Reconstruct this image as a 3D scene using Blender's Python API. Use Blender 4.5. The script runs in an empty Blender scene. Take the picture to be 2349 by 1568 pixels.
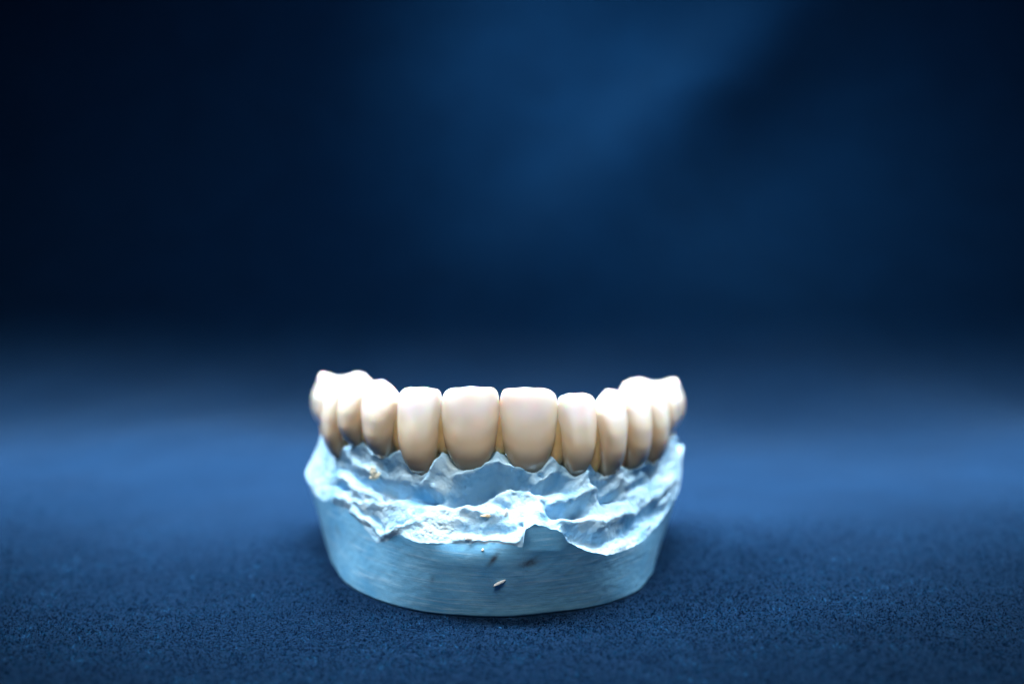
import bpy, math, random
import numpy as np
from mathutils import Vector, noise

random.seed(4)
rng = np.random.default_rng(7)
S = 0.001                                   # everything below is written in millimetres
sc = bpy.context.scene
COL = sc.collection

# ------------------------------------------------------------------ camera maths
F, CX, CY = 2736.0, 1174.5, 784.0
CAMX, CAMY, H = 1.98, -190.0, 62.0
PITCH = math.radians(5.53)
cp, sp = math.cos(PITCH), math.sin(PITCH)

def ray(px, py):
    x = (px - CX) / F; y = -(py - CY) / F
    return x, cp + y * sp, -sp + y * cp     # X, Y(depth), Z

def P(px, py, Y):
    """measured outline point -> place in the scene at depth Y"""
    rx, ry, rz = ray(px, py)
    k = (Y - CAMY) / ry
    return np.array([CAMX + rx * k, Y, H + rz * k])

def PG(px, py, z=0.0):
    rx, ry, rz = ray(px, py)
    k = (z - H) / rz
    return np.array([CAMX + rx * k, CAMY + ry * k, z])

def proj(X, Y, Z):
    dx = X - CAMX; dy = Y - CAMY; dz = Z - H
    fwd = dy * cp - dz * sp
    up = dy * sp + dz * cp
    return CX + F * dx / fwd, CY - F * up / fwd

def interp(x, xs, ys):
    return np.interp(x, xs, ys)

def smooth_interp(x, xs, ys):
    """monotone-ish cubic (Catmull-Rom with limited slopes)"""
    xs = np.asarray(xs, float); ys = np.asarray(ys, float); x = np.clip(x, xs[0], xs[-1])
    d = np.diff(ys) / np.diff(xs)
    m = np.zeros(len(xs)); m[0] = d[0]; m[-1] = d[-1]
    for i in range(1, len(xs) - 1):
        m[i] = 0 if d[i-1] * d[i] <= 0 else 2 * d[i-1] * d[i] / (d[i-1] + d[i])
    i = np.clip(np.searchsorted(xs, x) - 1, 0, len(xs) - 2)
    h = xs[i+1] - xs[i]; t = (x - xs[i]) / h
    return ((2*t**3 - 3*t**2 + 1) * ys[i] + (t**3 - 2*t**2 + t) * h * m[i]
            + (-2*t**3 + 3*t**2) * ys[i+1] + (t**3 - t**2) * h * m[i+1])

# ------------------------------------------------------------------ mesh helpers
def mesh_obj(name, verts, faces, mat, parent=None, smooth=True, origin=(0, 0, 0), attrs=None):
    me = bpy.data.meshes.new(name)
    v = (np.asarray(verts, float) - np.asarray(origin, float)) * S
    faces = np.asarray(faces) if not isinstance(faces, list) else faces
    if isinstance(faces, np.ndarray):
        n, k = faces.shape
        me.vertices.add(len(v)); me.vertices.foreach_set('co', v.ravel())
        me.loops.add(n * k); me.loops.foreach_set('vertex_index', faces.ravel().astype(np.int32))
        me.polygons.add(n)
        me.polygons.foreach_set('loop_start', np.arange(0, n * k, k, dtype=np.int32))
        me.update(calc_edges=True)
    else:
        me.from_pydata([tuple(a) for a in v], [], faces); me.update()
    me.polygons.foreach_set('use_smooth', [smooth] * len(me.polygons))
    if attrs:
        for k_, a in attrs.items():
            at = me.attributes.new(k_, 'FLOAT', 'POINT'); at.data.foreach_set('value', np.asarray(a, float))
    me.validate()
    me.materials.append(mat)
    o = bpy.data.objects.new(name, me); COL.objects.link(o)
    o.location = np.asarray(origin, float) * S
    if parent is not None:
        o.parent = parent
        o.location = (np.asarray(origin, float) * S) - np.array(parent.location)
    return o

def grid_faces(nr, nc, closed=False):
    i = np.arange(nr - 1)[:, None]; m = nc if closed else nc - 1
    j = np.arange(m)[None, :]; j2 = (j + 1) % nc
    return np.stack([i*nc + j, i*nc + j2, (i+1)*nc + j2, (i+1)*nc + j], -1).reshape(-1, 4)

def tag(o, label=None, cat=None, kind=None, group=None):
    if label: o['label'] = label
    if cat: o['category'] = cat
    if kind: o['kind'] = kind
    if group: o['group'] = group
    return o

def fbm(p, s, octs=4, gain=0.5):
    v = 0; a = 1; f = 1 / s
    for _ in range(octs):
        v += a * noise.noise(Vector((p[0]*f, p[1]*f, p[2]*f))); a *= gain; f *= 2.03
    return v

# ------------------------------------------------------------------ materials
def mat_new(name):
    m = bpy.data.materials.new(name); m.use_nodes = True
    nt = m.node_tree; b = nt.nodes['Principled BSDF']
    return m, nt, b

def N(nt, t, **kw):
    n = nt.nodes.new(t)
    for k, v in kw.items():
        if k.startswith('i_'): n.inputs[k[2:].replace('_', ' ')].default_value = v
        else: setattr(n, k, v)
    return n

def ramp(nt, stops, interp='LINEAR'):
    r = nt.nodes.new('ShaderNodeValToRGB'); cr = r.color_ramp; cr.interpolation = interp
    while len(cr.elements) < len(stops): cr.elements.new(0.5)
    for e, (p, c) in zip(cr.elements, stops):
        e.position = p; e.color = (*c, 1) if len(c) == 3 else c
    return r

def mixc(nt, fac, a, b, mode='MIX'):
    m = nt.nodes.new('ShaderNodeMix'); m.data_type = 'RGBA'; m.blend_type = mode
    for sock, v in ((m.inputs[0], fac), (m.inputs[6], a), (m.inputs[7], b)):
        if hasattr(v, 'is_output'): nt.links.new(v, sock)
        else: sock.default_value = v if isinstance(v, (int, float)) else (*v, 1)
    return m.outputs[2]

def mathn(nt, op, a, b=None, clamp=False):
    m = nt.nodes.new('ShaderNodeMath'); m.operation = op; m.use_clamp = clamp
    for s_, v in zip(m.inputs, (a, b)):
        if v is None: continue
        if hasattr(v, 'is_output'): nt.links.new(v, s_)
        else: s_.default_value = v
    return m.outputs[0]

def coords(nt, scale=(1, 1, 1)):
    tc = nt.nodes.new('ShaderNodeTexCoord'); mp = nt.nodes.new('ShaderNodeMapping')
    nt.links.new(tc.outputs['Object'], mp.inputs[0]); mp.inputs['Scale'].default_value = scale
    return mp.outputs[0]

def noise_tex(nt, vec, scale, detail=4, rough=0.55):
    n = nt.nodes.new('ShaderNodeTexNoise'); nt.links.new(vec, n.inputs['Vector'])
    n.inputs['Scale'].default_value = scale; n.inputs['Detail'].default_value = detail
    n.inputs['Roughness'].default_value = rough
    return n.outputs['Fac']

def bump(nt, h, strength, dist_mm, prev=None):
    b = nt.nodes.new('ShaderNodeBump'); nt.links.new(h, b.inputs['Height'])
    b.inputs['Strength'].default_value = strength; b.inputs['Distance'].default_value = dist_mm * S
    if prev is not None: nt.links.new(prev, b.inputs['Normal'])
    return b.outputs[0]

PLA = (0.16, 0.43, 0.66)

def plaster_gum():
    m, nt, b = mat_new('plaster_rough')
    v = coords(nt)
    n1 = noise_tex(nt, v, 180, 5)
    r1 = ramp(nt, [(0.3, (0.20, 0.48, 0.72)), (0.5, (0.40, 0.64, 0.82)), (0.72, (0.52, 0.72, 0.84))])
    nt.links.new(n1, r1.inputs[0])
    n2 = noise_tex(nt, v, 90, 3)
    r2 = ramp(nt, [(0.60, (0, 0, 0)), (0.72, (1, 1, 1))]); nt.links.new(n2, r2.inputs[0])
    c = mixc(nt, mathn(nt, 'MULTIPLY', r2.outputs[0], 0.45), r1.outputs[0], (0.62, 0.66, 0.58))
    nt.links.new(c, b.inputs['Base Color'])
    b.inputs['Roughness'].default_value = 0.7
    b.inputs['Specular IOR Level'].default_value = 0.2
    n3 = noise_tex(nt, v, 1400, 6, 0.65)
    n4 = noise_tex(nt, v, 420, 5, 0.6)
    bb = bump(nt, n4, 0.35, 0.35)
    bb = bump(nt, n3, 0.4, 0.12, bb)
    nt.links.new(bb, b.inputs['Normal'])
    return m

def plaster_wall():
    m, nt, b = mat_new('plaster_trimmed')
    v = coords(nt)
    n1 = noise_tex(nt, v, 130, 4)
    r1 = ramp(nt, [(0.3, (0.09, 0.34, 0.60)), (0.55, PLA), (0.75, (0.17, 0.46, 0.70))]); nt.links.new(n1, r1.inputs[0])
    # trimming scratches: long and nearly level, with a slight tilt
    tc = nt.nodes.new('ShaderNodeTexCoord'); mp = nt.nodes.new('ShaderNodeMapping')
    nt.links.new(tc.outputs['Object'], mp.inputs[0]); mp.inputs['Rotation'].default_value = (0, math.radians(-4), 0)
    mp.inputs['Scale'].default_value = (90, 90, 2600)
    s1 = noise_tex(nt, mp.outputs[0], 1.0, 6, 0.72)
    mp2 = nt.nodes.new('ShaderNodeMapping'); nt.links.new(tc.outputs['Object'], mp2.inputs[0])
    mp2.inputs['Rotation'].default_value = (0, math.radians(-13), 0); mp2.inputs['Scale'].default_value = (60, 60, 3800)
    s2 = noise_tex(nt, mp2.outputs[0], 1.0, 4, 0.7)
    rs = ramp(nt, [(0.52, (0, 0, 0)), (0.72, (1, 1, 1))]); nt.links.new(s1, rs.inputs[0])
    c = mixc(nt, mathn(nt, 'MULTIPLY', rs.outputs[0], 0.45), r1.outputs[0], (0.55, 0.74, 0.84))
    # pencil smudges
    at = nt.nodes.new('ShaderNodeAttribute'); at.attribute_name = 'smudge'
    sn = noise_tex(nt, v, 900, 4, 0.7)
    k = mathn(nt, 'MULTIPLY', at.outputs['Fac'], mathn(nt, 'MULTIPLY', sn, 1.9), True)
    c = mixc(nt, k, c, (0.05, 0.08, 0.12))
    nt.links.new(c, b.inputs['Base Color'])
    b.inputs['Roughness'].default_value = 0.6
    b.inputs['Specular IOR Level'].default_value = 0.3
    bb = bump(nt, s1, 0.28, 0.12)
    bb = bump(nt, s2, 0.22, 0.12, bb)
    bb = bump(nt, noise_tex(nt, v, 1800, 5, 0.6), 0.3, 0.1, bb)
    nt.links.new(bb, b.inputs['Normal'])
    return m

def ceramic():
    m, nt, b = mat_new('glazed_ceramic')
    v = coords(nt)
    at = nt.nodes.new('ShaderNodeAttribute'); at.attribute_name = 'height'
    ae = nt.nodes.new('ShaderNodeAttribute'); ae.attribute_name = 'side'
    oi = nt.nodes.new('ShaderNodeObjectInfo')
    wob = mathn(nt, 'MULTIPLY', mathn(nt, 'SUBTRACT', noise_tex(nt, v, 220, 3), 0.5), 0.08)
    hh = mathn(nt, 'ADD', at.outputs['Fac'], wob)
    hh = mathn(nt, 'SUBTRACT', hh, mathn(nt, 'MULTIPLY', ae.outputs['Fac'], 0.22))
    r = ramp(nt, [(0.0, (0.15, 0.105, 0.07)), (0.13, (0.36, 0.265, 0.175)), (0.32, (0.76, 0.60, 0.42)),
                  (0.53, (0.86, 0.77, 0.63)), (0.78, (0.89, 0.89, 0.88))], 'EASE')  # warm neck tint of the ceramic, darkened further with painted shade
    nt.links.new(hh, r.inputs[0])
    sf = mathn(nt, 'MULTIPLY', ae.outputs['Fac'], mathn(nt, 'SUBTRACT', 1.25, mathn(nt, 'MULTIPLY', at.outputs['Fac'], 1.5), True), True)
    nt.links.new(mixc(nt, mathn(nt, 'MULTIPLY', sf, 0.85), r.outputs[0], (0.70, 0.40, 0.15)), b.inputs['Base Color'])  # amber flanks imitate light glowing through between the crowns
    b.inputs['Subsurface Weight'].default_value = 0.55
    b.inputs['Subsurface Radius'].default_value = (1.0, 0.55, 0.3)
    b.inputs['Subsurface Scale'].default_value = 0.0022
    b.inputs['Roughness'].default_value = 0.22
    b.inputs['IOR'].default_value = 1.5
    b.inputs['Coat Weight'].default_value = 0.7; b.inputs['Coat Roughness'].default_value = 0.08
    b.inputs['Specular IOR Level'].default_value = 0.45
    n3 = noise_tex(nt, v, 300, 3, 0.5)
    n4 = noise_tex(nt, v, 1500, 3, 0.6)
    bb = bump(nt, n3, 0.12, 0.3)
    bb = bump(nt, n4, 0.12, 0.05, bb)
    nt.links.new(bb, b.inputs['Normal'])
    return m

def residue(name, col):
    m, nt, b = mat_new(name)
    v = coords(nt)
    r = ramp(nt, [(0.3, tuple(c * 0.75 for c in col)), (0.7, col)]); nt.links.new(noise_tex(nt, v, 900, 4), r.inputs[0])
    nt.links.new(r.outputs[0], b.inputs['Base Color']); b.inputs['Roughness'].default_value = 0.6
    nt.links.new(bump(nt, noise_tex(nt, v, 1500, 4), 0.5, 0.15), b.inputs['Normal'])
    return m

def cloth_mat():
    m, nt, b = mat_new('navy_fleece')
    v = coords(nt)
    n1 = noise_tex(nt, v, 60, 4)
    n2 = noise_tex(nt, v, 2600, 4, 0.7)
    n3 = noise_tex(nt, v, 900, 4, 0.65)
    r1 = ramp(nt, [(0.3, (0.0003, 0.0055, 0.0165)), (0.7, (0.0007, 0.0085, 0.0245))]); nt.links.new(n1, r1.inputs[0])
    r2 = ramp(nt, [(0.42, (0, 0, 0)), (0.72, (1, 1, 1))]); nt.links.new(n2, r2.inputs[0])
    c = mixc(nt, mathn(nt, 'MULTIPLY', r2.outputs[0], 0.6), r1.outputs[0], (0.012, 0.035, 0.095))
    nt.links.new(c, b.inputs['Base Color'])
    b.inputs['Roughness'].default_value = 0.9
    b.inputs['Specular IOR Level'].default_value = 0.0
    b.inputs['Sheen Weight'].default_value = 0.11
    b.inputs['Sheen Roughness'].default_value = 0.45
    b.inputs['Sheen Tint'].default_value = (0.30, 0.58, 1.0, 1)
    bb = bump(nt, n3, 0.8, 0.5)
    bb = bump(nt, n2, 0.9, 0.25, bb)
    nt.links.new(bb, b.inputs['Normal'])
    return m

def fuzz_mat():
    m, nt, b = mat_new('fleece_fibre')
    at = nt.nodes.new('ShaderNodeAttribute'); at.attribute_name = 'tone'
    r = ramp(nt, [(0.0, (0.00005, 0.0022, 0.0085)), (0.45, (0.0001, 0.0052, 0.0185)), (0.75, (0.0007, 0.019, 0.052)), (1.0, (0.03, 0.15, 0.35))])
    nt.links.new(at.outputs['Fac'], r.inputs[0]); nt.links.new(r.outputs[0], b.inputs['Base Color'])
    b.inputs['Roughness'].default_value = 0.6
    b.inputs['Specular IOR Level'].default_value = 0.0
    return m

M_GUM, M_WALL, M_TOOTH, M_CLOTH, M_FUZZ = plaster_gum(), plaster_wall(), ceramic(), cloth_mat(), fuzz_mat()

# ------------------------------------------------------------------ plaster cast
XC, YC = 1.0, 26.0
def pol(p): return math.atan2(p[0] - XC, -(p[1] - YC)), math.hypot(p[0] - XC, p[1] - YC), p[2]

# foot outline, read where the cast meets the cloth
foot_px = [(758,1279),(777,1318),(804,1348),(854,1373),(906,1391),(997,1409),(1060,1414),(1134,1417),(1217,1413),(1285,1405),(1353,1395),(1421,1376),(1462,1357),(1490,1325),(1499,1302)]
foot = [pol(PG(*q)) for q in foot_px]
rimY = lambda px: float(np.interp(px, [704,718,742,774,833,870,915,1000,1140,1200,1290,1350,1400,1433,1476,1510,1533,1558,1566],
                                  [36, 34, 24, 17, 8, 4, 0, -5.5, -8.7, -8.7, -6.8, -3.5, 0, 4, 10.5, 19, 26, 36, 42]))
rim_px = [(704,1098),(722,1124),(742,1150),(753,1144),(774,1161),(790,1166),(797,1164),(806,1177),(819,1189),(833,1204),(850,1226),(865,1245),(876,1243),(888,1241),(902,1229),(915,1223),
          (932,1232),(952,1241),(997,1248),(1030,1251),(1065,1252),(1100,1250),(1150,1251),(1188,1255),(1201,1257),(1204,1214),(1226,1205),(1260,1214),(1290,1222),(1303,1243),(1331,1257),
          (1362,1267),(1392,1273),(1433,1261),(1476,1236),(1510,1195),(1533,1162),(1558,1109),(1566,1062)]
rim = [pol(P(x, y, rimY(x))) for x, y in rim_px]
arc_c = [(742,46),(744,36),(760,26.5),(792,19),(840,12),(914,5.5),(1013,1.8),(1146,1.0),(1279,1.8),(1366,5.5),(1428,12),(1480,19),(1516,26.5),(1539,36),(1545,46)]
arcY = lambda px: float(np.interp(px, [a for a, _ in arc_c], [b for _, b in arc_c]))
marg_px = [(737,1003),(752,1012),(773,1054),(790,1022),(808,1026),(822,1022),(835,1012),(850,1032),(880,1050),(905,1040),(921,1028),(938,1065),(968,1086),(995,1078),(1014,1034),(1035,1068),(1078,1080),(1110,1068),(1128,1052),(1141,1032),(1158,1052),
           (1172,1066),(1212,1084),(1240,1072),(1265,1044),(1290,1074),(1318,1088),(1335,1082),(1349,1056),(1365,1082),(1385,1094),(1397,1086),(1408,1062),(1440,1078),(1459,1062),(1485,1062),(1505,1040),(1530,1003),(1545,1006)]
margY = lambda x: 34.0 if x < 745 else (29.5 if x < 760 else arcY(x) - 0.3)
marg = [pol(P(x, y, margY(x))) for x, y in marg_px]

def closed_table(pts, back):
    """sort by angle, add the hidden back of the cast"""
    pts = sorted(pts + back)
    th = np.array([p[0] for p in pts]); r = np.array([p[1] for p in pts]); z = np.array([p[2] for p in pts])
    return th, r, z
D = math.radians
foot_t = closed_table(foot, [pol((-34.5, 44, 0)), pol((-33, 54, 0)), pol((-18, 57, 0)), pol((-2, 57.5, 0)), pol((2.5, 57.5, 0)), pol((18, 57, 0)), pol((29, 55, 0)), pol((30.3, 46, 0)), pol((30.2, 38, 0))])
rim_t = closed_table(rim, [pol((-39, 46, 14)), pol((-37, 57, 13)), pol((-18, 60, 12)), pol((-2, 60, 12)), pol((2.5, 60, 12)), pol((18, 60, 12)), pol((34, 57, 14)), pol((35.3, 51, 17)), pol((35.6, 44.5, 18.6))])
marg_t = closed_table(marg, [pol((-34, 50, 21)), pol((-28, 54, 18)), pol((-18, 50, 14)), pol((-2, 48, 13)), pol((2.5, 48, 13)), pol((18, 50, 14)), pol((28, 54, 18)), pol((34, 50, 21))])

NT = 1500
# columns denser at the front
uu = np.linspace(-1, 1, NT, endpoint=False)
th = math.pi * (0.62 * uu + 0.38 * np.sign(uu) * np.abs(uu) ** 3)
def tab(t, soft=False):
    f = smooth_interp if soft else interp
    ext = np.concatenate([[t[0][-1] - 2*math.pi], t[0], [t[0][0] + 2*math.pi]])
    r = np.concatenate([[t[1][-1]], t[1], [t[1][0]]]); z = np.concatenate([[t[2][-1]], t[2], [t[2][0]]])
    return f(th, ext, r), f(th, ext, z)
fr, fz = tab(foot_t, True)
def rsm(a, k):
    w = np.hanning(2*k+3)[1:-1]; w /= w.sum()
    return np.convolve(np.concatenate([a[-k:], a, a[:k]]), w, 'same')[k:-k]
rr, rz = tab(rim_t); rr = rsm(rr, 14); rz = rsm(rz, 2)
mr, mz = tab(marg_t); mr = rsm(mr, 10); mz = rsm(mz, 5)
fr = rsm(fr, 8)
sx, sy = np.sin(th), -np.cos(th)

def ring(r, z):
    return np.stack([XC + r * sx, YC + r * sy, z + 0 * r], -1)

# trimmed side wall
rows = []
NW = 70
rimn = np.array([noise.noise(Vector((t*26, 3.1, 0))) * 0.22 + noise.noise(Vector((t*90, 7.7, 0))) * 0.07 for t in th])
rz = rz + rimn
rz_s, rr_s = rsm(rz, 60), None
slope = rsm(rr - fr, 60) / rz_s
for k in range(NW):
    t = k / (NW - 1)
    z = rz * t; r = fr + slope * z
    edge = max(0, 1 - t * 28); r = r - 0.28 * edge ** 2
    rows.append(ring(r, z))
wall = np.array(rows)                                     # NW x NT x 3
lowf = np.array([[0.10 * noise.noise(Vector((p[0]*.12, p[1]*.12, p[2]*.2))) + 0.03 * noise.noise(Vector((p[0]*.7, p[1]*.7, p[2]*1.0))) for p in row[::3]] for row in wall])
lowf = np.array([np.interp(np.arange(NT), np.arange(0, NT, 3), l) for l in lowf])
wall[..., 0] += lowf * sx; wall[..., 1] += lowf * sy
# the softened shoulder in the middle of the front rim and the nick beside it
rz_soft = rz_s
ppx, ppy = proj(wall[..., 0], wall[..., 1], wall[..., 2])
sh = np.exp(-((ppx - 1090) / 95) ** 4) * np.clip((ppy - 1300) / -50, 0, 1) ** 2
wall[..., 1] += sh * 1.6
tabn = np.exp(-((ppx - 1248) / 40) ** 4) * np.clip((1262 - ppy) / 50, 0, 1)
wall[..., 1] += tabn * 1.3
# foot sheet closes the underside
under = ring(fr * 0.5, np.zeros(NT)) 
cent = ring(fr * 0.001, np.zeros(NT))
w0 = wall[0].copy()
allw = np.concatenate([[cent], [under], wall], 0)
apx, apy = proj(allw[..., 0], allw[..., 1], allw[..., 2])
def blob(cx, cy, a, b, ang):
    c, s = math.cos(ang), math.sin(ang); dx, dy = apx - cx, apy - cy
    return np.exp(-(((dx*c + dy*s) / a) ** 2 + ((-dx*s + dy*c) / b) ** 2))
smudge = (blob(1132, 1282, 19, 6.5, D(-52)) + blob(1214, 1292, 23, 7, D(-14)) + 0.5 * blob(1225, 1280, 14, 4, D(-30)) + 0.45 * blob(992, 1328, 6, 9, 0) + 0.4*blob(775,1215,5,14,D(-20))) * (allw[..., 1] < 20) 
cast = bpy.data.objects.new('plaster_cast', None); COL.objects.link(cast)
cast.location = (XC * S, YC * S, 0)
tag(cast, 'pale blue plaster dental cast with ragged gum rim, standing on the navy cloth', 'dental cast')
vs = allw.reshape(-1, 3)
base = mesh_obj('base', vs, grid_faces(allw.shape[0], NT, True), M_WALL, cast, attrs={'smudge': np.clip(smudge, 0, 1).ravel()})

# rough gum part: rim -> ledge -> recess -> gum margin -> under the crowns -> palate
knots = []
r0, z0 = wall_r, wall_z = np.hypot(wall[-1][:, 0] - XC, wall[-1][:, 1] - YC), wall[-1][:, 2]
dr = r0 - mr; dz = mz - z0
rowsB = []
mz_soft, mr_soft = rsm(mz, 45), rsm(mr, 30)
mz_soft = mz_soft - 0.5
# profile: fraction of the height against fraction of the way in
pt = [0, .03, .10, .30, .46, .58, .70, .85, 1]
pr_ = [0, .04, .11, .30, .48, .64, .80, .91, 1.0]      # fraction inward
pz_ = [0, .03, .10, .27, .43, .57, .71, .87, 1]          # fraction up
NB = 190
for k in range(NB):
    t = k / (NB - 1)
    a = float(smooth_interp(np.array([t]), pt, pr_)[0]); c = float(smooth_interp(np.array([t]), pt, pz_)[0])
    fl = np.clip((-th - D(72)) / D(7), 0, 1); a = a * (1 - fl) + t * fl; c = c * (1 - fl) + t * fl
    kk = min(1, t / 0.16); kk = kk * kk * (3 - 2 * kk)
    za = z0 * (1 - kk) + rsm(z0, 34) * kk; ra = r0 * (1 - kk) + rsm(r0, 34) * kk
    km = min(1, max(0, (t - 0.70) / 0.28)); km = km * km * (3 - 2 * km)
    mza = mz_soft * (1 - km) + mz * km; mra = mr_soft * (1 - km) + mr * km
    rowsB.append(ring(ra - (ra - mra) * a, za + (mza - za) * c))
B = np.array(rowsB)
bx, by = proj(B[..., 0], B[..., 1], B[..., 2])
front = (B[..., 1] < 55)
def seg_dist(x, y, pts):
    d = np.full(x.shape, 1e9)
    for (x0, y0), (x1, y1) in zip(pts[:-1], pts[1:]):
        vx, vy = x1-x0, y1-y0; L = vx*vx + vy*vy + 1e-9
        t = np.clip(((x-x0)*vx + (y-y0)*vy) / L, 0, 1)
        d = np.minimum(d, np.hypot(x - x0 - t*vx, y - y0 - t*vy))
    return d
# relief strokes (ridge +, groove -): outline, half width, height in mm
strokes = [
 # bright ledge folds, left
 ([(770,1080),(800,1105),(840,1130),(870,1142)], 11, 1.0),
 ([(765,1140),(790,1150),(830,1158),(870,1162)], 9, 0.9),
 ([(812,1170),(850,1200),(878,1228),(915,1210)], 6, 0.8),
 ([(815,1160),(850,1190),(880,1215)], 5, -0.8),
 ([(900,1212),(935,1196)], 3, -0.7),
 ([(905,1220),(940,1203),(960,1195)], 4, 0.6),
 ([(900,1150),(930,1128),(965,1142)], 9, 0.8),
 ([(760,1112),(792,1120)], 5, -1.6),
 ([(885,1141),(897,1144)], 4, -1.6),
 ([(780,1055),(800,1070)], 6, -1.0),
 ([(790,1075),(815,1100),(860,1120),(900,1135)], 9, -1.1),
 ([(800,1045),(840,1078),(862,1105)], 6, 0.9),
 # recess below the two front crowns, left
 ([(870,1110),(930,1130),(1000,1145)], 13, -2.2),
 ([(965,1135),(990,1143),(1010,1140)], 4, -1.3),
 ([(1000,1080),(985,1110),(1000,1140)], 10, 1.7),
 ([(1045,1140),(1090,1130),(1132,1112)], 13, -4.4),
 ([(1000,1072),(1050,1100),(1090,1100)], 9, 0.9),
 ([(1050,1100),(1100,1085),(1141,1068),(1185,1085),(1215,1102),(1240,1104),(1275,1085)], 6.5, 2.3),
 ([(1095,1108),(1140,1092),(1190,1112),(1240,1122),(1290,1110)], 9, -2.3),
 ([(1200,1098),(1228,1104),(1245,1094)], 3.5, -1.0),
 ([(1115,1125),(1145,1128),(1160,1150)], 8, 0.9),
 ([(1165,1128),(1200,1125),(1235,1140),(1250,1175)], 9, 1.1),
 ([(1252,1150),(1258,1172)], 4, -1.2),
 ([(1135,1150),(1160,1160)], 5, -0.9),
 # ledge in the middle
 ([(960,1158),(1020,1166),(1080,1172),(1140,1176)], 9, 0.9),
 ([(950,1185),(1010,1190),(1060,1196)], 10, 0.6),
 ([(1060,1172),(1100,1176),(1130,1188)], 5, 0.7),
 ([(1060,1215),(1110,1220),(1180,1214)], 8, -0.7),
 ([(1050,1240),(1100,1238),(1190,1246)], 5, 0.5),
 # right hand hollows and folds
 ([(1262,1165),(1300,1150),(1345,1135),(1372,1122)], 8, 1.5),
 ([(1265,1178),(1300,1170),(1340,1168)], 11, -3.4),
 ([(1290,1166),(1318,1163),(1340,1158)], 3, 1.0),
 ([(1255,1180),(1300,1195),(1350,1198),(1420,1192)], 9, 1.3),
 ([(1340,1090),(1325,1118)], 5, 0.9),
 ([(1347,1085),(1352,1160)], 5, 0.8),
 ([(1362,1095),(1380,1110),(1375,1130),(1395,1145),(1425,1140)], 7, -1.9),
 ([(1392,1092),(1430,1108),(1460,1120)], 6, 0.9),
 ([(1408,1070),(1425,1090)], 6, 0.7),
 ([(1430,1180),(1470,1178),(1500,1150),(1520,1110)], 10, 1.2),
 ([(1440,1100),(1460,1150)], 8, 0.8),
 ([(1448,1120),(1475,1110)], 8, -1.0),
 ([(1310,1225),(1360,1240),(1410,1228),(1460,1200),(1505,1165)], 13, -1.7),
 ([(1375,1210),(1400,1225),(1430,1212)], 9, 1.3),
 ([(1470,1198),(1482,1208)], 5, 1.2),
 ([(1515,1150),(1530,1125)], 4, -0.9),
 ([(1480,1075),(1500,1090)], 6, -1.2),
 ([(1540,1030),(1545,1090),(1520,1150)], 9, 0.9),
]
disp = np.zeros(bx.shape)
strokes.append(([(x, y + 7) for x, y in marg_px if x > 785], 6, 0.8))
strokes.append(([(x, 1085 - 0.35 * abs(x - 1150) ** 0.8 + 18) for x in range(880, 1420, 30)], 12, -0.5))
wx = bx + 3.5 * np.sin(by * 0.11 + bx * 0.05) + 2.0 * np.sin(by * 0.31 + 1.7)
wy = by + 3.0 * np.sin(bx * 0.09) + 1.8 * np.sin(bx * 0.27 + 0.6)
vis = (B[..., 1] < 48)
for pts, w, a in strokes:
    d = seg_dist(wx, wy, pts)
    disp += (0.85 if a > 0 else 1.35) * a * np.exp(-(d / (w * 1.25)) ** 2) * vis
# broken-plaster texture
step = 2
nz = np.zeros(bx.shape)
sub = B[:, ::step]
acc = np.empty(sub.shape[:2])
for i in range(sub.shape[0]):
    for j in range(sub.shape[1]):
        p = sub[i, j]
        q = Vector((p[0], p[1], p[2]))
        w_ = noise.noise_vector(q * 0.35) * 1.2
        q2 = q + w_
        n_ = 0.50 * noise.noise(q2 * 0.22) + 0.34 * noise.noise(q2 * 0.45 + Vector((5, 1, 2))) \
           + 0.08 * (0.4 - abs(noise.noise(q2 * 1.7))) + 0.04 * noise.noise(q2 * 3.8)
        acc[i, j] = n_
for i in range(acc.shape[0]):
    nz[i] = np.interp(np.arange(NT), np.arange(0, NT, step), acc[i])
t_row = np.linspace(0, 1, NB)[:, None]
win = np.clip(t_row / 0.04, 0, 1) * np.clip((1 - t_row) / 0.10, 0, 1)
win2 = np.clip(t_row / 0.02, 0, 1) * np.clip((1 - t_row) / 0.05, 0, 1)
tot = (disp * win2 + nz * 0.62 * (0.12 + 0.88 * win)) * (1 - 0.9 * np.clip((-th - D(74)) / D(6), 0, 1) * (th > -D(125)))[None]
ca, sa = math.cos(D(38)), math.sin(D(38))
B[..., 0] += tot * ca * sx; B[..., 1] += tot * ca * sy; B[..., 2] += tot * sa
# worn, rounded plaster: soften the relief, most away from the broken rim
K = np.hanning(15)[1:-1]; K /= K.sum(); Kr = np.hanning(9)[1:-1]; Kr /= Kr.sum()
Sm = B.copy()
for _ in range(4):
    for ax in range(3):
        A_ = Sm[..., ax]
        A_ = np.array([np.convolve(np.concatenate([r_[-6:], r_, r_[:6]]), K, 'valid') for r_ in A_])
        pad = np.pad(A_, ((3, 3), (0, 0)), mode='edge')
        Sm[..., ax] = sum(Kr[k_] * pad[k_:k_ + NB] for k_ in range(7))
wt = (np.clip(t_row / 0.05, 0, 1) * np.clip((1 - t_row) / 0.06, 0, 1))[..., None]
B = B * (1 - wt) + Sm * wt
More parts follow.
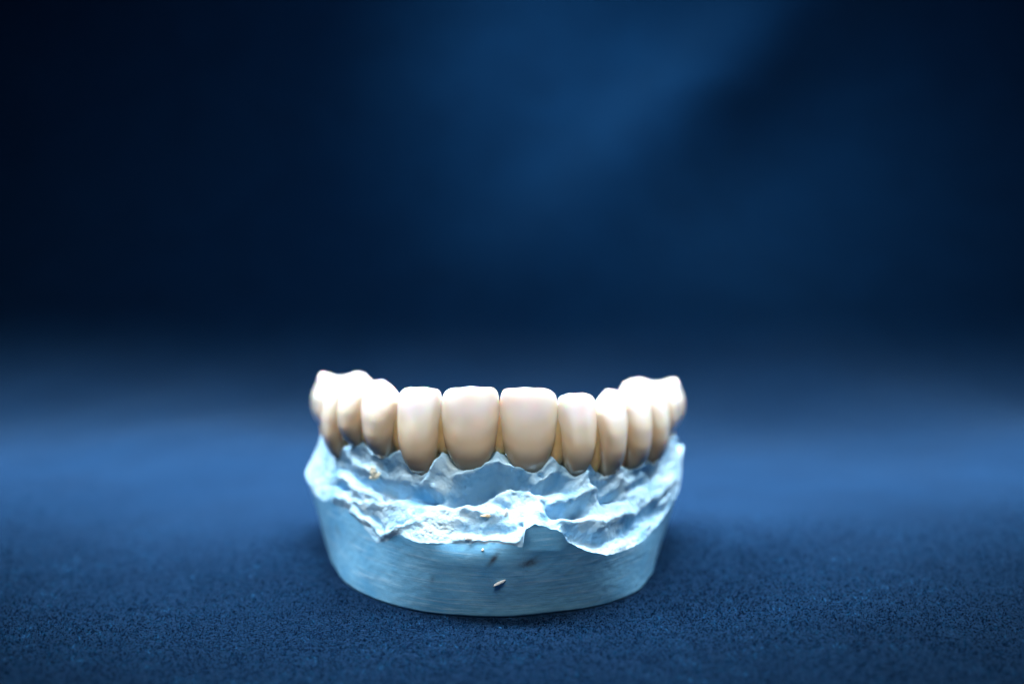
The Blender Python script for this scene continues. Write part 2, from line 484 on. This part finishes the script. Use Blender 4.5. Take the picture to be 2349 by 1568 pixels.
# grain and little lumps along the real surface normal
dU = np.roll(B, -1, 1) - np.roll(B, 1, 1); dV = np.gradient(B, axis=0)
Nn = np.cross(dU, dV); Nn /= np.linalg.norm(Nn, axis=-1, keepdims=True) + 1e-9
outv = np.stack([sx, sy, 0.5 + 0 * sx], -1)[None]
Nn *= np.sign((Nn * outv).sum(-1, keepdims=True) + 1e-9)
gr = np.array([[0.16 * noise.noise(Vector(p) * 0.9) + 0.08 * noise.noise(Vector(p) * 2.0) + 0.05 * noise.noise(Vector(p) * 4.5) for p in row[::2]] for row in B])
gr = np.array([np.interp(np.arange(NT), np.arange(0, NT, 2), g_) for g_ in gr])
B = B + Nn * (gr[..., None] * wt)
# small bubble pits
for (qx_, qy_, rp, dp) in [(888,1143,5,.8),(1376,1096,4,.7),(1396,1096,3.5,.6),(1194,1204,5,.7),(1100,1215,4,.3),(1215,1118,4,.4),(1240,1092,5,.5),(1066,1118,3,.4),(1296,1228,4,.5),(1310,1150,4,.5),(1180,1135,4,.4),(948,1178,3,.3),(1010,1205,3,.3)]:
    ex_, ey_ = proj(B[..., 0], B[..., 1], B[..., 2])
    g_ = np.exp(-(((ex_ - qx_) ** 2 + (ey_ - qy_) ** 2) / rp ** 2)) * (B[..., 1] < 45)
    B = B - Nn * (g_ * dp)[..., None]
B[0] = wall[-1]
C_ = [B]
extra = []
for k, (ri, dzz) in enumerate([(0.4, 0.35), (1.2, 0.6), (3.0, 0.2), (8.0, 0.2), (9.5, -2.0), (11.5, -7.0), (15.0, -9.5)]):
    extra.append(ring(mr - ri, mz + dzz))
extra.append(ring(mr * 0.25, np.full(NT, 12.0))); extra.append(ring(mr * 0.001, np.full(NT, 12.5)))
G = np.concatenate([B, np.array(extra)], 0)
gum = mesh_obj('gum_ridge', G.reshape(-1, 3), grid_faces(G.shape[0], NT, True), M_GUM, cast)

def lump(name, c, rad, mat, parent, seed=0, rough=0.35, sub=3, rot=0.0):
    import bmesh
    bm = bmesh.new(); bmesh.ops.create_icosphere(bm, subdivisions=sub, radius=1)
    for v in bm.verts:
        n = noise.noise(v.co * 1.3 + Vector((seed, 0, 0))) * rough + noise.noise(v.co * 3.1 + Vector((0, seed, 0))) * rough * 0.5
        v.co *= 1 + n
    vv = np.array([v.co[:] for v in bm.verts]); ff = np.array([[v.index for v in f.verts] for f in bm.faces]); bm.free()
    vv = vv * np.array(rad)
    c_, s_ = math.cos(rot), math.sin(rot)
    x = vv[:, 0] * c_ - vv[:, 2] * s_; z = vv[:, 0] * s_ + vv[:, 2] * c_
    vv = np.stack([x, vv[:, 1], z], -1) + np.array(c)
    return mesh_obj(name, vv, ff, mat, parent, origin=c)

def surf_at(px, py, arr=None, ax=None, ay=None):
    """the point of the cast seen at that place"""
    best = None
    for A in (B, wall):
        qx, qy = proj(A[..., 0], A[..., 1], A[..., 2])
        d = (qx - px) ** 2 + (qy - py) ** 2 + np.where(A[..., 1] > 45, 1e6, 0)
        i = np.unravel_index(np.argmin(d), d.shape)
        if best is None or d[i] < best[0]: best = (d[i], A[i])
    return best[1]

M_YEL = residue('yellow_residue', (0.80, 0.78, 0.62))
M_CRM = residue('cream_residue', (0.90, 0.72, 0.48))
M_WHT = residue('white_chip', (0.88, 0.90, 0.86))
for px, py, r3, ml, sd, rot, nm, lb in [
    (855, 1080, (0.55, 0.5, 0.8), M_YEL, 1, 0.3, 'residue', 'yellowish crumb of residue on the left gum'),
    (860, 1092, (0.75, 0.55, 0.5), M_YEL, 5, 0.1, 'residue', 'yellowish crumb of residue on the left gum'),
    (868, 1088, (0.45, 0.45, 0.4), M_YEL, 9, 0.9, 'residue', 'yellowish crumb of residue on the left gum'),
    (1116, 1181, (0.8, 0.3, 0.3), M_CRM, 2, 0.0, 'residue', 'cream speck of residue on the ledge'),
    (1078, 1234, (0.9, 0.35, 0.42), M_WHT, 3, -0.1, 'plaster_chip', 'flat white plaster chip on the rim'),
    (1145, 1337, (1.05, 0.28, 0.24), M_WHT, 4, 0.50, 'plaster_chip', 'white plaster splinter stuck to the front wall'),
    (1160, 1176, (0.3, 0.3, 0.7), M_WHT, 6, -0.3, 'plaster_chip', 'upright white plaster sliver'),
    (1107, 1259, (0.17, 0.15, 0.17), M_CRM, 8, 0, 'residue', 'tiny brown speck below the rim')]:
    p = surf_at(px, py)
    o = lump(nm, (p[0], p[1] - 0.12, p[2]), r3, ml, cast, sd, rot=rot, rough=0.7 if nm == 'residue' else 0.5)
    tag(o, lb)

# ------------------------------------------------------------------ crowns
bridge = bpy.data.objects.new('dental_bridge', None); COL.objects.link(bridge)
bridge.location = (XC * S, YC * S, 22 * S)
tag(bridge, 'glossy cream and white arch of ceramic teeth seated on the blue plaster cast', 'dental bridge')

T_ = [0, .04, .10, .20, .35, .50, .65, .80, .90, .95, .98, 1.0]
prof = {
 'incisor': dict(a=[.31,.44,.57,.74,.90,.97,1.0,.995,.965,.925,.87,.78],
                 L=[.5,1.0,1.4,1.8,2.0,1.88,1.62,1.24,.92,.70,.48,.3], G=[3.2,3.8,4.4,4.6,3.9,3.1,2.4,1.8,1.5,1.35,1.2,1.0]),
 'canine':  dict(a=[.32,.42,.54,.68,.84,.93,.99,1.0,.94,.88,.80,.72],
                 L=[.6,1.1,1.6,2.2,2.6,2.6,2.35,1.8,1.3,1.05,.85,.6], G=[3.4,4.2,4.8,5.1,4.6,3.9,3.1,2.4,1.9,1.6,1.4,1.2]),
 'premolar':dict(a=[.38,.50,.60,.72,.86,.94,.99,1.0,.96,.91,.85,.80],
                 L=[.7,1.3,1.8,2.4,2.8,2.8,2.5,2.0,1.5,1.3,1.1,.9], G=[4.4,5.2,5.8,6.4,7.0,7.3,7.3,7.0,6.4,6.0,5.7,5.4]),
 'molar':   dict(a=[.60,.68,.76,.84,.92,.97,1.0,1.0,.97,.94,.90,.86],
                 L=[-1.6,-.9,0.0,1.0,2.0,2.4,2.3,1.8,1.3,1.1,.9,.7], G=[6.5,7.2,7.8,8.4,9.0,9.4,9.5,9.2,8.7,8.4,8.1,7.8]),
}

def crown(i, A, Bp, typ, zt, zb, mesial, seed, zt2=None):
    """A, Bp: plan contact points (left, right in the picture); mesial: +1 when the midline is at Bp"""
    A = np.array(A[:2]); Bp = np.array(Bp[:2]); mid = (A + Bp) / 2
    t = (Bp - A); w = np.linalg.norm(t); t = t / w
    n = np.array([t[1], -t[0]])
    if np.dot(n, mid - np.array([XC, YC])) < 0: n = -n
    hw = w / 2 * (1.008 if typ == 'incisor' else 1.035)
    pf = prof[typ]; NR, NC_ = 60, 72
    h = zt - zb
    ph = np.linspace(0, 2*math.pi, NC_, endpoint=False)
    c, s = np.cos(ph), np.sin(ph)
    V = []; Hh = []; Sd = []
    ex = {'incisor': .74, 'canine': .86, 'premolar': .86, 'molar': .78}[typ]
    def place(a, L, G_, z, tt, q=1.0):
        ss = a * np.sign(c) * np.abs(c) ** ex * q
        nn = np.where(s > 0, L, G_) * np.sign(s) * np.abs(s) ** (ex if typ != 'incisor' else .80) * q
        rel = ss / max(hw, 1e-6)
        zz = np.full(NC_, z)
        kk = np.clip((tt - 0.5) / 0.5, 0, 1) ** 2
        if typ == 'incisor':
            zz = zz - kk * h * (0.042 * np.clip(-rel * mesial, 0, 1) ** 2 + 0.006 * rel ** 2)
            zz = zz + kk * 0.06 * np.sin(rel * 9 + seed)
        if typ == 'canine':
            zz = zz - kk * h * 0.13 * np.abs(rel + 0.1 * mesial) ** 1.3
        if typ == 'premolar':
            cusp = np.exp(-((nn - 0.2) / 2.2) ** 2) * 1.0 + np.exp(-((nn + 5.8) / 1.9) ** 2) * 0.7
            zz = zz + kk * (cusp * np.exp(-(ss / 2.6) ** 2) - 0.9)
        if typ == 'molar':
            cu = 0
            for cs, cn, hh_ in ((-2.6, 0.0, 1.0), (2.5, 0.0, .9), (-2.5, -7.0, 1.0), (2.5, -7.0, 0.85)):
                cu = cu + hh_ * np.exp(-((ss - cs) / 1.9) ** 2 - ((nn - cn) / 2.0) ** 2)
            zz = zz + kk * (cu - 0.9)
        # faint growth ridges on the face
        nn = nn + np.where(s > 0, 0.06 * np.cos(rel * 7 + seed) * min(1, tt * 2), 0)
        xy = mid[None] + ss[:, None] * t[None] + nn[:, None] * n[None]
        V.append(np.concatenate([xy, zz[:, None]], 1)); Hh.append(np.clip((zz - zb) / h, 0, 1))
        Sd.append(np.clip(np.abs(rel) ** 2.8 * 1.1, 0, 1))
    # root stub below the margin
    for k in range(8):
        q = k / 8
        rr_ = math.sin(q * math.pi / 2)
        place(pf['a'][0] * hw * rr_, pf['L'][0], pf['G'][0] * rr_, zb - 0.15 * (1 - q), 0, 1)
    tts = np.concatenate([np.linspace(0, .85, 42), 1 - 0.15 * (1 - np.linspace(0, 1, 20)[1:]) ** 1.5])
    rt = 0.35
    for tt in tts:
        a = float(smooth_interp(np.array([tt]), T_, pf['a'])[0]) * hw
        L = float(smooth_interp(np.array([tt]), T_, pf['L'])[0]); G_ = float(smooth_interp(np.array([tt]), T_, pf['G'])[0])
        place(a, L, G_, zb + h * tt * (1 - rt / h * 0), tt)
    a, L, G_ = pf['a'][-1] * hw, pf['L'][-1], pf['G'][-1]
    for q in (.975, .94, .89, .82, .72, .6, .48, .36, .24, .12, .002):
        up = 0.12 * math.sin(min(1, (1 - q) / .25) * math.pi / 2)
        fossa = 0.0
        place(a, L, G_, zt + up - fossa, 1.0, q)
    V = np.array(V); nr = V.shape[0]
    V = V.reshape(-1, 3)
    # slight hand-made irregularity
    for k in range(len(V)):
        p = V[k]
        d = noise.noise(Vector((p[0]*.35 + seed*3.7, p[1]*.35, p[2]*.35))) * 0.08
        V[k, 0] += n[0] * d; V[k, 1] += n[1] * d
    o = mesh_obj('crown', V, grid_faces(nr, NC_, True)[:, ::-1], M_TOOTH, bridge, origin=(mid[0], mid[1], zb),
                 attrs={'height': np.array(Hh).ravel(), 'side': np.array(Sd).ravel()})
    return o

cps = [P(px, 950, Y) for px, Y in arc_c]
kinds = ['molar', 'molar', 'premolar', 'premolar', 'canine', 'incisor', 'incisor', 'incisor', 'incisor', 'canine', 'premolar', 'premolar', 'molar', 'molar']
tops = [862, 865, 870, 874, 878, 891, 890, 892, 905, 900, 896, 888, 877, 874]
bots = [1000, 1012, 1052, 1024, 1050, 1086, 1079, 1083, 1087, 1093, 1079, 1066, 1030, 1005]
for i, k in enumerate(kinds):
    A, Bp = cps[i], cps[i + 1]
    ym = (arc_c[i][1] + arc_c[i+1][1]) / 2 - (0.5 if k == 'incisor' else 1.0)
    pxm = (arc_c[i][0] + arc_c[i+1][0]) / 2
    zt = P(pxm, tops[i], ym)[2]; zb = P(pxm, bots[i], ym + (0.8 if 4 <= i <= 9 else 0))[2]
    crown(i, A, Bp, k, zt, zb, 1 if i < 7 else -1, i * 1.3)

# joints between neighbouring crowns: ceramic set back, its amber colour imitating light glowing through
m_joint, ntj, bj = mat_new('joint_ceramic')
rj = ramp(ntj, [(0.3, (0.62, 0.36, 0.15)), (0.7, (0.76, 0.48, 0.23))]); ntj.links.new(noise_tex(ntj, coords(ntj), 300, 3), rj.inputs[0])
ntj.links.new(rj.outputs[0], bj.inputs['Base Color']); bj.inputs['Roughness'].default_value = 0.35
bj.inputs['Subsurface Weight'].default_value = 0.6; bj.inputs['Subsurface Radius'].default_value = (1, .5, .2); bj.inputs['Subsurface Scale'].default_value = 0.003
for i in range(1, 14):
    c0 = cps[i]; outw = np.array([c0[0] - XC, c0[1] - YC]); outw /= np.linalg.norm(outw)
    z1 = min(P(arc_c[i][0], tops[i-1], arc_c[i][1])[2], P(arc_c[i][0], tops[i], arc_c[i][1])[2]) - 3.0
    z0_ = float(np.interp(arc_c[i][0], [a for a, _ in marg_px], [P(a, b_, arcY(a))[2] for a, b_ in marg_px])) - 0.9
    cc = c0[:2] - outw * 1.3
    ang = math.atan2(outw[0], -outw[1])
    ro, ri = [], []
    NV, NU = 16, 24
    V = []
    for a_ in np.linspace(0, 1, NV):
        q = max(0.02, (1 - abs(2 * a_ - 1) ** 3.0)) ** .5
        for b_ in np.linspace(0, 2 * math.pi, NU, endpoint=False):
            lx, ly = 1.7 * q * math.cos(b_), 2.1 * q * math.sin(b_)
            V.append((cc[0] + lx * math.cos(ang) - ly * math.sin(ang), cc[1] + lx * math.sin(ang) + ly * math.cos(ang), z0_ + (z1 - z0_) * a_))
    mesh_obj('joint', V, grid_faces(NV, NU, True), m_joint, bridge, origin=(cc[0], cc[1], z0_))

# ------------------------------------------------------------------ cloth: lies flat, then sweeps up behind
def cloth_height(X, s):
    """s: distance along the cloth -> (Y, Z)"""
    Y0, R, up = 165.0, 210.0, 0
    flat = np.minimum(s, Y0)
    arc = np.clip(s - Y0, 0, R * D(87))
    a = arc / R
    rest = np.maximum(s - Y0 - R * D(87), 0)
    Y = flat + R * np.sin(a) + rest * math.cos(D(87))
    Z = R * (1 - np.cos(a)) + rest * math.sin(D(87))
    return Y, Z
gx = np.concatenate([np.linspace(-700, -130, 60, endpoint=False), np.linspace(-130, 130, 260, endpoint=False), np.linspace(130, 700, 61)])
gs = np.concatenate([np.linspace(-260, -45, 30, endpoint=False), np.linspace(-45, 60, 160, endpoint=False), np.linspace(60, 250, 90, endpoint=False), np.linspace(250, 900, 150)])
GX, GS = np.meshgrid(gx, gs)
GY, GZ = cloth_height(GX, GS)
def g2(x, y, cx_, cy_, a, b, ang):
    c, s = math.cos(ang), math.sin(ang); dx, dy = x - cx_, y - cy_
    return np.exp(-((dx*c + dy*s) / a) ** 2 - ((-dx*s + dy*c) / b) ** 2)
near = np.clip((np.hypot((GX - 1) / 1.0, (GY - 26)) - 34) / 30, 0, 1); near = near * near * (3 - 2 * near)
und = 2.2 * np.sin(GX * 0.021 + 0.6) * np.sin(GY * 0.028 + 1.1) + 1.1 * np.sin(GX * 0.05 + GY * 0.035 + 0.4) + 0.35 * np.sin(GX * 0.10 - GY * 0.09)
wallf = np.clip((GS - 260) / 130, 0, 1)
GZ = GZ + und * near * (1 - wallf) - 0.0
# folds in the hanging part
fold = 28 * g2(GX, GZ, 50, 70, 380, 30, D(48)) + 6 * g2(GX, GZ, -115, 60, 260, 40, D(30)) \
     + 9 * g2(GX, GZ, 210, 60, 90, 70, D(20)) + 1.5 * np.sin(GX * 0.03 + GZ * 0.025)
aa = np.clip((GS - 165) / 210.0, 0, D(87))
GY = GY - fold * wallf * np.sin(aa); GZ = GZ + fold * wallf * np.cos(aa)
cloth = mesh_obj('ground', np.stack([GX, GY, GZ], -1).reshape(-1, 3), grid_faces(*GX.shape), M_CLOTH)
tag(cloth, 'soft navy blue cloth lying flat and sweeping up behind the cast', 'cloth', 'structure')

# short fibres of the cloth in the near part
def cloth_z(x, y):
    near = np.clip((np.hypot((x - 1), (y - 26)) - 34) / 30, 0, 1); near = near * near * (3 - 2 * near)
    return (2.2 * np.sin(x * 0.021 + 0.6) * np.sin(y * 0.028 + 1.1) + 1.1 * np.sin(x * 0.05 + y * 0.035 + 0.4) + 0.35 * np.sin(x * 0.10 - y * 0.09)) * near
NF = 800000
fx = rng.uniform(-185, 185, NF); fy = rng.uniform(-100, 100, NF)
wob_ = 14 * np.sin(fx * .05 + 1) + 9 * np.sin(fy * .07)
keep = (rng.uniform(0, 1, NF) < np.clip((178 - np.abs(fx) + wob_) / 60, 0, 1)) & (rng.uniform(0, 1, NF) < np.clip((fy + 104 + wob_) / 48, 0, 1))
fang = np.arctan2(fx - XC, -(fy - YC)); frad = np.hypot(fx - XC, fy - YC)
keep &= frad > np.interp(fang, th, fr) + 0.1
keep &= rng.uniform(0, 1, NF) < np.clip((85 - fy + wob_) / 85, 0, 1)
fx, fy = fx[keep], fy[keep]; NF = len(fx)
fz = cloth_z(fx, fy)
a1 = rng.uniform(0, 2*math.pi, NF); ln = rng.uniform(0.25, 0.75, NF); wd = rng.uniform(0.07, 0.14, NF)
tilt = rng.uniform(0.0, 0.9, NF)
p0 = np.stack([fx, fy, fz - 0.02], -1)
dr_ = np.stack([np.cos(a1), np.sin(a1), tilt], -1) * ln[:, None]
sd = np.stack([-np.sin(a1), np.cos(a1), rng.uniform(-.8, .8, NF)], -1) * wd[:, None] / 2
V = np.stack([p0 - sd, p0 + sd, p0 + dr_], 1).reshape(-1, 3)
Fq = (np.arange(NF) * 3)[:, None] + np.array([[0, 1, 2]])
patch = 0.5 + 0.5 * np.sin(fx * .35 + 2 * np.sin(fy * .4)) * np.sin(fy * .5 + 2 * np.sin(fx * .23))
tone = np.repeat(rng.uniform(0, 1, NF) ** 1.2 * (0.58 + 0.42 * patch), 3)
fuzz = mesh_obj('cloth_fuzz', V, Fq, M_FUZZ, attrs={'tone': tone})
tag(fuzz, 'short navy blue fibres standing up from the cloth around the cast', 'fabric pile', 'stuff')

# ------------------------------------------------------------------ light
def area(name, loc, target, size, power, col, sy_=None, spread=180):
    l = bpy.data.lights.new(name, 'AREA'); l.shape = 'RECTANGLE'; l.size = size * S; l.size_y = (sy_ or size) * S
    l.energy = power; l.color = col; l.spread = math.radians(spread)
    o = bpy.data.objects.new(name, l); COL.objects.link(o)
    o.location = Vector(loc) * S
    o.rotation_euler = (Vector(target) - Vector(loc)).to_track_quat('-Z', 'Y').to_euler()
    return o
area('lamp_key', (-15, -165, 290), (0, 5, 14), 170, 0.120, (1.0, 0.975, 0.95), 120, spread=60)
area('lamp_overhead', (0, 55, 300), (0, 20, 14), 120, 0.16, (0.95, 0.97, 1.0), 70, spread=45)
area('lamp_back', (0, 88, 134), (0, 112, 0), 600, 2.6, (0.88, 0.95, 1.0), 30, spread=100)
area('lamp_left', (-140, 60, 240), (-15, 20, 15), 80, 0.10, (0.84, 0.92, 1.0), spread=40)
area('lamp_right', (140, 60, 240), (15, 20, 15), 80, 0.07, (0.84, 0.92, 1.0), spread=40)
area('added_backdrop_light', (-50, 250, 330), (48, 345, 100), 80, 0.185, (0.50, 0.87, 0.97), 50, spread=50)  # added light for the backdrop fold, no known source
area('added_backdrop_fill', (60, 110, 300), (30, 350, 50), 300, 0.42, (0.36, 0.75, 1.0), 80, spread=100)  # added fill that lifts the dark backdrop, not a known lamp

w = bpy.data.worlds.new('World'); sc.world = w; w.use_nodes = True
bg = w.node_tree.nodes['Background']; bg.inputs[0].default_value = (0.50, 0.75, 1.0, 1); bg.inputs[1].default_value = 0.055

# ------------------------------------------------------------------ camera
cam = bpy.data.cameras.new('camera'); co = bpy.data.objects.new('camera', cam); COL.objects.link(co)
co.location = (CAMX * S, CAMY * S, H * S); co.rotation_euler = (math.pi / 2 - PITCH, 0, 0)
cam.sensor_width = 36; cam.lens = 36 * F / 2349.0
cam.clip_start = 0.01; cam.clip_end = 20
cam.dof.use_dof = True; cam.dof.focus_distance = 0.187; cam.dof.aperture_fstop = 7.4
sc.camera = co
sc.view_settings.view_transform = 'Standard'; sc.view_settings.look = 'None'
sc.view_settings.exposure = 0; sc.view_settings.gamma = 1
sc.render.engine = 'CYCLES'
sc.cycles.max_bounces = 8
sc.cycles.use_denoising = True
